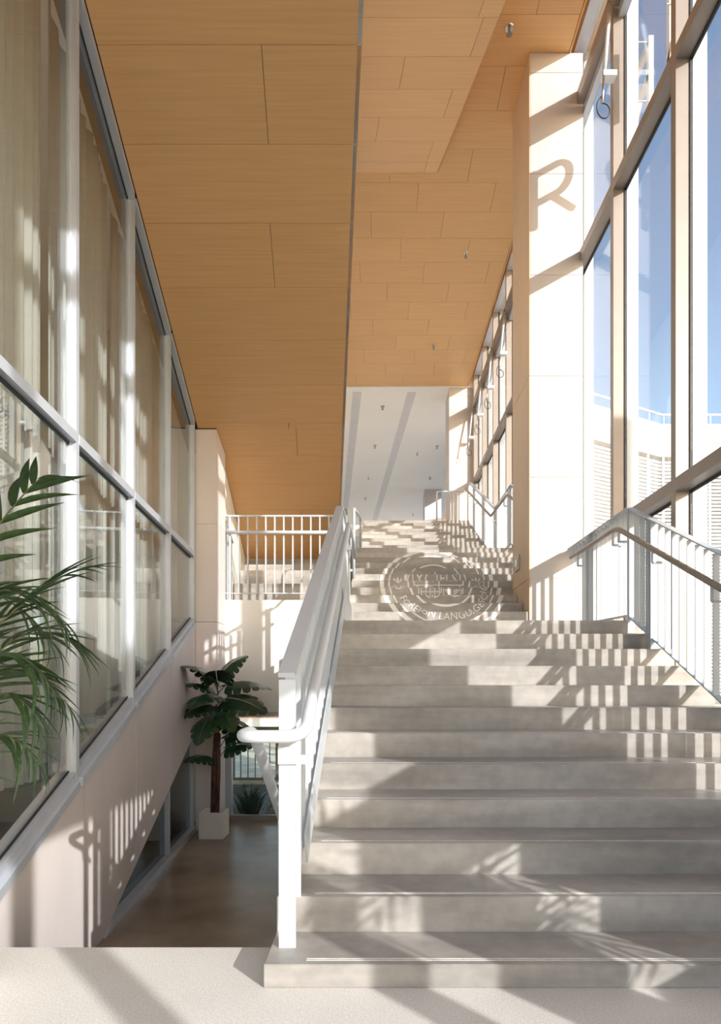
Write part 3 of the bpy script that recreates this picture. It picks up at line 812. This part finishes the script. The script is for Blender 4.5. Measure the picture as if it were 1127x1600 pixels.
pa = thing('potted_palm', 'green feathery palm reaching in at the left edge before the glazing', 'plant', (-1.62, 2.45, 0))
palm_base(pa, -1.66, 2.45)
Yp = 2.4
def px(x, y, Y=Yp): return ((x - 592) * Y / 1000, Y, EYE - (y - 1065) * Y / 1000)
frond(pa, [px(-100, 1180), px(-70, 950, 2.42), px(-15, 840, 2.4), px(35, 775, 2.36), px(62, 748, 2.32)], 9, .23, 1.5, .5, side_up=.1)
frond(pa, [px(-100, 1150, 2.3), px(-50, 1020, 2.3), px(10, 965, 2.32), px(70, 915, 2.4), px(128, 888, 2.5)], 13, .24, .75, .4, side_up=.0)
frond(pa, [px(-100, 1200, 2.4), px(-40, 1070, 2.4), px(20, 1000, 2.42), px(80, 990, 2.5), px(125, 1010, 2.55)], 13, .24, .75, .8, side_up=.0)
frond(pa, [px(-100, 1220, 2.2), px(-50, 1080, 2.2), px(0, 1025, 2.2), px(50, 1040, 2.22), px(90, 1090, 2.25)], 13, .21, .95, .9, side_up=-.1)
frond(pa, [px(-100, 1260, 2.3), px(-50, 1140, 2.25), px(0, 1085, 2.2), px(40, 1100, 2.2), px(70, 1150, 2.2)], 11, .20, .9, .9, side_up=-.1)
frond(pa, [px(-120, 1200, 2.6), px(-70, 1010, 2.6), px(-10, 935, 2.62), px(40, 960, 2.65), px(85, 1010, 2.7)], 11, .24, .75, .8, side_up=.0)
frond(pa, [px(-100, 1160, 2.3), px(-60, 990, 2.3), px(-10, 925, 2.32), px(50, 935, 2.36), px(105, 975, 2.4)], 12, .24, .8, .6, side_up=-.05)
frond(pa, [px(-100, 1240, 2.35), px(-60, 1110, 2.3), px(0, 1050, 2.3), px(60, 1060, 2.35), px(120, 1115, 2.4)], 12, .22, .8, .8, side_up=-.05)
frond(pa, [px(-90, 1260, 2.25), px(-50, 1190, 2.2), px(-10, 1150, 2.2), px(30, 1160, 2.2), px(62, 1195, 2.2)], 10, .18, .9, .9, side_up=-.1)
pb = thing('potted_palm', 'palm standing right of the camera that throws leaf shadows on the lower steps', 'plant', (1.95, 1.15, 0))
palm_base(pb, 1.95, 1.15)
random.seed(11)
for k in range(9):
    a = k * 2.39; R_ = .55 + .1 * (k % 3); h = .84 + .11 * (k % 5)
    x0, y0_ = 1.95, 1.15
    frond(pb, [(x0, y0_, .6), (x0 + .3 * R_ * math.cos(a), y0_ + .3 * R_ * math.sin(a), h), (x0 + .75 * R_ * math.cos(a), y0_ + .75 * R_ * math.sin(a), h + .28), (x0 + 1.1 * R_ * math.cos(a), y0_ + 1.1 * R_ * math.sin(a), h + .12)], 12, .26, .9, .6)

# ------------------------------------------------------------------ emblem painted over the risers of the middle flight
em = thing('painted_emblem', 'round white school emblem painted across the risers of the middle flight', 'emblem', (.87, 7.98, Z_L1))
ECX, ECZ = .875, 2.60
polys = []          # lists of (x, z)
def ring(r0, r1, a0=0, a1=360, n=72):
    n = max(4, int(n * (a1 - a0) / 360))
    for i in range(n):
        t0 = math.radians(a0 + (a1 - a0) * i / n); t1 = math.radians(a0 + (a1 - a0) * (i + 1) / n)
        polys.append([(ECX + r * math.cos(t), ECZ + r * math.sin(t)) for r, t in ((r0, t0), (r1, t0), (r1, t1), (r0, t1))])
ring(.80, .86); ring(.715, .735); ring(.44, .46, 0, 180); ring(.43, .46, 180, 360)
def rect(x0, x1, z0, z1): polys.append([(ECX + x0, ECZ + z0), (ECX + x1, ECZ + z0), (ECX + x1, ECZ + z1), (ECX + x0, ECZ + z1)])
for x in (-.37, -.005, .345): rect(x, x + .018, -.02, .28)
rect(-.37, .363, -.035, -.02); rect(-.32, -.305, -.20, -.035); rect(.30, .315, -.20, -.035); rect(-.005, .01, -.19, -.035)
def ring2(cx, cz, rx, rz, w, n=28):
    for i in range(n):
        t0, t1 = 2 * math.pi * i / n, 2 * math.pi * (i + 1) / n
        polys.append([(ECX + cx + (rx + k) * math.cos(t), ECZ + cz + (rz + k) * math.sin(t)) for k, t in ((0, t0), (w, t0), (w, t1), (0, t1))])
ring2(-.15, -.17, .125, .125, .012); ring2(-.15, -.17, .06, .125, .010); rect(-.275, -.025, -.176, -.164); rect(-.156, -.144, -.295, -.045)
for s in (-1, 1):     # open book
    polys.append([(ECX + .16, ECZ - .29), (ECX + .16 + s * .13, ECZ - .25), (ECX + .16 + s * .13, ECZ - .13), (ECX + .16 + s * .115, ECZ - .13), (ECX + .16 + s * .115, ECZ - .235), (ECX + .16, ECZ - .27)])
    for f in (.02, .055, .09):
        polys.append([(ECX + .16, ECZ - .265), (ECX + .16 + s * (f + .022), ECZ - .14), (ECX + .16 + s * f, ECZ - .13)])
    for q in range(5):  # laurel sprays in the band left and right
        a = math.radians(90 + (q - 2) * 26); cx = s * .59
        polys.append([(ECX + cx, ECZ + .0), (ECX + cx + .1 * math.cos(a) - .018, ECZ + .10 * math.sin(a)), (ECX + cx + .13 * math.cos(a), ECZ + .15 * math.sin(a)), (ECX + cx + .1 * math.cos(a) + .018, ECZ + .10 * math.sin(a))])
    for q in range(3):
        for j in range(8):
            t0, t1 = math.radians(200 + j * 17.5), math.radians(200 + (j + 1) * 17.5); r0 = .05 + .03 * q
            polys.append([(ECX + s * .59 + r * math.cos(t), ECZ - .01 + r * math.sin(t)) for r, t in ((r0, t0), (r0 + .013, t0), (r0 + .013, t1), (r0, t1))])
def text_polys(txt, size, place):
    """place(x, y) maps flat text coordinates into the emblem plane"""
    cu = bpy.data.curves.new('text_source', 'FONT'); cu.body = txt; cu.size = size; cu.align_x = 'CENTER'; cu.resolution_u = 3
    to = bpy.data.objects.new('text_source', cu); COL.objects.link(to)
    dg = bpy.context.evaluated_depsgraph_get(); me = to.evaluated_get(dg).to_mesh()
    out = [[place(*me.vertices[i].co.xy) for i in p.vertices] for p in me.polygons]
    to.evaluated_get(dg).to_mesh_clear(); bpy.data.objects.remove(to); bpy.data.curves.remove(cu)
    return out
polys += text_polys('YC', .27, lambda x, y: (ECX - .18 + x * .85, ECZ + .03 + y))
polys += text_polys('FLS', .27, lambda x, y: (ECX + .175 + x * .72, ECZ + .03 + y))
def arc(word, r, mid, size):
    def pl(x, y):
        a = math.radians(mid) + x / r; rr_ = r - y
        return (ECX + rr_ * math.cos(a), ECZ + rr_ * math.sin(a))
    return text_polys(word, size, pl)
polys += arc('FOREIGN LANGUAGE SCHOOL', .665, -72, .135)
for n in range(1, 13):
    z0, z1 = zB(n) - RISE + .003, zB(n) - .006; yy = yB(n) - .0025
    bm = bmesh.new()
    for poly in polys:
        pts = poly
        for lim, keep in ((z0, 1), (z1, -1)):      # clip to the riser's height
            out = []
            for a, b in zip(pts, pts[1:] + pts[:1]):
                ia, ib = (a[1] - lim) * keep >= 0, (b[1] - lim) * keep >= 0
                if ia: out.append(a)
                if ia != ib:
                    f = (lim - a[1]) / (b[1] - a[1]); out.append((a[0] + f * (b[0] - a[0]), lim))
            pts = out
            if len(pts) < 3: break
        if len(pts) >= 3:
            try: bm.faces.new([bm.verts.new((x, yy, z)) for x, z in pts])
            except ValueError: pass
    if len(bm.faces):
        ep = obj('emblem_print', bm, 'emblem', em); ep['kind'] = 'stuff'
    else: bm.free()

# ------------------------------------------------------------------ sign letters outside the right glazing
def letter(strokes, y0, z0, label):
    t = thing('sign_letter', label, 'letter', (2.9, y0, z0), 'letters mounted outside the upper right glazing')
    for pts in strokes:
        bm = bmesh.new(); P = [Vector((2.9, y0 + a, z0 + b)) for a, b in pts]
        for p, q in zip(P, P[1:]):
            e = (q - p).normalized() * .012
            bar(bm, p - e, q + e, .068, .05, up=(1, 0, 0))
        obj('stroke', bm, 'letter', t)
    for a, b in (strokes[0][0], strokes[0][1]):
        obj('pin', tb([(2.632, y0 + a, z0 + b * .9 + .04), (2.89, y0 + a, z0 + b * .9 + .04)], .008, 6), 'steel', t)
bowl = [(0, .66), (.34, .66)] + [(.34 + .18 * math.sin(k * math.pi / 8), .48 + .18 * math.cos(k * math.pi / 8)) for k in range(1, 8)] + [(.34, .30), (0, .30)]
letter([[(0, 0), (0, .70)], bowl, [(.26, .30), (.56, 0)]], 6.84, 7.33, 'white sign letter R outside the upper right window, its shadow on the pier')
letter([[(0, 0), (0, .70)], [(0, .69), (.5, .01)], [(.5, 0), (.5, .70)]], 5.86, 7.33, 'white sign letter N outside the upper right window, right of the R')

# ------------------------------------------------------------------ building across the court, ground outside
pv = obj('ground', bx(2.9, 60, -40, 60, -.4, -.15), 'paving'); tag(pv, kind='structure')
cb = thing('courtyard_building', 'white building with louvred front and roof parapet seen through the right glazing', 'building', (9.7, 22, 0))
A_, B_, C_ = Vector((3.5, 18.55, 0)), Vector((9.7, 22.0, 0)), Vector((24, 22.0, 0))
for P_, Q_ in ((A_, B_), (B_, C_)):
    d = (Q_ - P_).normalized(); nrm = Vector((d.y, -d.x, 0))
    def slab(name, z0, z1, o0, o1, mm, p=P_, q=Q_):
        bm = bmesh.new(); prism(bm, [p + nrm * o0 + Vector((0, 0, z0)), q + nrm * o0 + Vector((0, 0, z0)), q + nrm * o1 + Vector((0, 0, z0)), p + nrm * o1 + Vector((0, 0, z0))],
              [p + nrm * o0 + Vector((0, 0, z1)), q + nrm * o0 + Vector((0, 0, z1)), q + nrm * o1 + Vector((0, 0, z1)), p + nrm * o1 + Vector((0, 0, z1))])
        return obj(name, bm, mm, cb)
    slab('parapet', 9.37, 10.0, -.5, .04, 'facade'); slab('fascia', 8.9, 9.369, -.5, .0, 'beige')
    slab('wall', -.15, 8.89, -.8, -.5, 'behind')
    slab('rail', 10.30, 10.36, .0, .04, 'paint')
    Lw = (Q_ - P_).length
    for i in range(int(Lw / 1.6) + 1):
        p = P_ + d * (i * 1.6 + .1)
        bm = bmesh.new(); bar(bm, p + Vector((0, 0, 10.0)), p + Vector((0, 0, 10.33)), .03, .03, up=(0, 1, 0)); obj('rail_post', bm, 'paint', cb)
        bm = bmesh.new(); bar(bm, p + nrm * -.06 + Vector((0, 0, -.15)), p + nrm * -.06 + Vector((0, 0, 8.88)), .07, .08, up=(0, 1, 0)); obj('louvre_post', bm, 'slat', cb)
    z = .6
    while z < 8.8:
        bm = bmesh.new(); p = P_ + nrm * -.1; q = Q_ + nrm * -.1
        bar(bm, p + Vector((0, 0, z)), q + Vector((0, 0, z)), .09, .055); obj('louvre_slat', bm, 'slat', cb); z += .125

# two unseen blocks added outside to shade the left wall, upper steps and emblem
shade_a = obj('shade_block', bx(8.0, 8.4, -16, -2.9, 5.95, 7.1), 'facade'); tag(shade_a, kind='structure')
shade_b = obj('shade_block', bx(8.0, 8.4, -.5, .2, 5.95, 7.1), 'facade'); tag(shade_b, kind='structure')

# ------------------------------------------------------------------ small fittings
def sprinkler(x, y, z, label, grp, r=.035):
    t = thing('sprinkler', label, 'sprinkler', (x, y, z), grp)
    bm = bmesh.new(); bmesh.ops.create_cone(bm, cap_ends=True, segments=14, radius1=r, radius2=r * 1.15, depth=.012, matrix=Matrix.Translation((x, y, z - .006))); obj('rose', bm, 'chrome', t)
    bm = bmesh.new(); bmesh.ops.create_cone(bm, cap_ends=True, segments=10, radius1=r * .35, radius2=r * .3, depth=.07, matrix=Matrix.Translation((x, y, z - .045))); obj('nozzle', bm, 'alubrown', t)
    bm = bmesh.new(); bmesh.ops.create_cone(bm, cap_ends=True, segments=12, radius1=r * .75, radius2=r * .7, depth=.006, matrix=Matrix.Translation((x, y, z - .083))); obj('deflector', bm, 'alubrown', t)
def at_z(x, y, z):
    Y = (z - EYE) * 1000 / (1065 - y); return ((x - 592) * Y / 1000, Y, z)
for p, lab in (((796, 43), 'chrome sprinkler on the wood ceiling above the right pier'), ((728, 395), 'sprinkler on the wood ceiling left of the right pier'), ((678, 540), 'farthest sprinkler on the wood ceiling, near the white ceiling')):
    q = at_z(p[0], p[1], ZC); sprinkler(*q, lab, 'sprinklers on the wood ceiling', .05 if p[1] < 100 else .04)
for p, lab in (((598, 635), 'sprinkler nearest the wood edge, between the two grey strips'), ((586, 696), 'second sprinkler between the grey strips of the white ceiling'), ((576, 745), 'third sprinkler between the grey strips of the white ceiling'),
               ((571, 778), 'fourth sprinkler between the grey strips of the white ceiling'), ((652, 707), 'white-ceiling sprinkler right of the long grey strip, nearest it'), ((683, 697), 'white-ceiling sprinkler nearest the far right pier'),
               ((672, 746), 'white-ceiling sprinkler above the boxed far column'), ((645, 803), 'lowest white-ceiling sprinkler, just above the top step')):
    q = at_z(p[0], p[1], ZC - .03); sprinkler(*q, lab, 'sprinklers on the white ceiling', .055)
sp = thing('steel_plate', 'square brushed steel wall plate on the inner side of the right pier', 'plate', (1.88, 8.62, 2.76))
obj('plate', bx(1.858, 1.875, 8.50, 8.76, 2.66, 2.86, bev=.004), 'steel', sp)
obj('lens', bx(1.85, 1.857, 8.56, 8.70, 2.71, 2.81, bev=.003), 'chrome', sp)
ez = thing('wooden_easel', 'orange wooden frames leaning beside the far pier at the stair top', 'easel', (1.95, 19.5, Z_TOP))
for i in range(3):
    bm = bmesh.new(); bar(bm, (1.98 + .1 * i, 19.6, Z_TOP + .03), (2.12 + .1 * i, 19.9, Z_TOP + 1.15), .07, .05); obj('leg', bm, 'timber', ez)
for z in (.35, .75):
    bm = bmesh.new(); bar(bm, (1.95, 19.62 + z * .22, Z_TOP + z), (2.35, 19.62 + z * .22, Z_TOP + z + .12), .04, .10); obj('crossbar', bm, 'timber', ez)
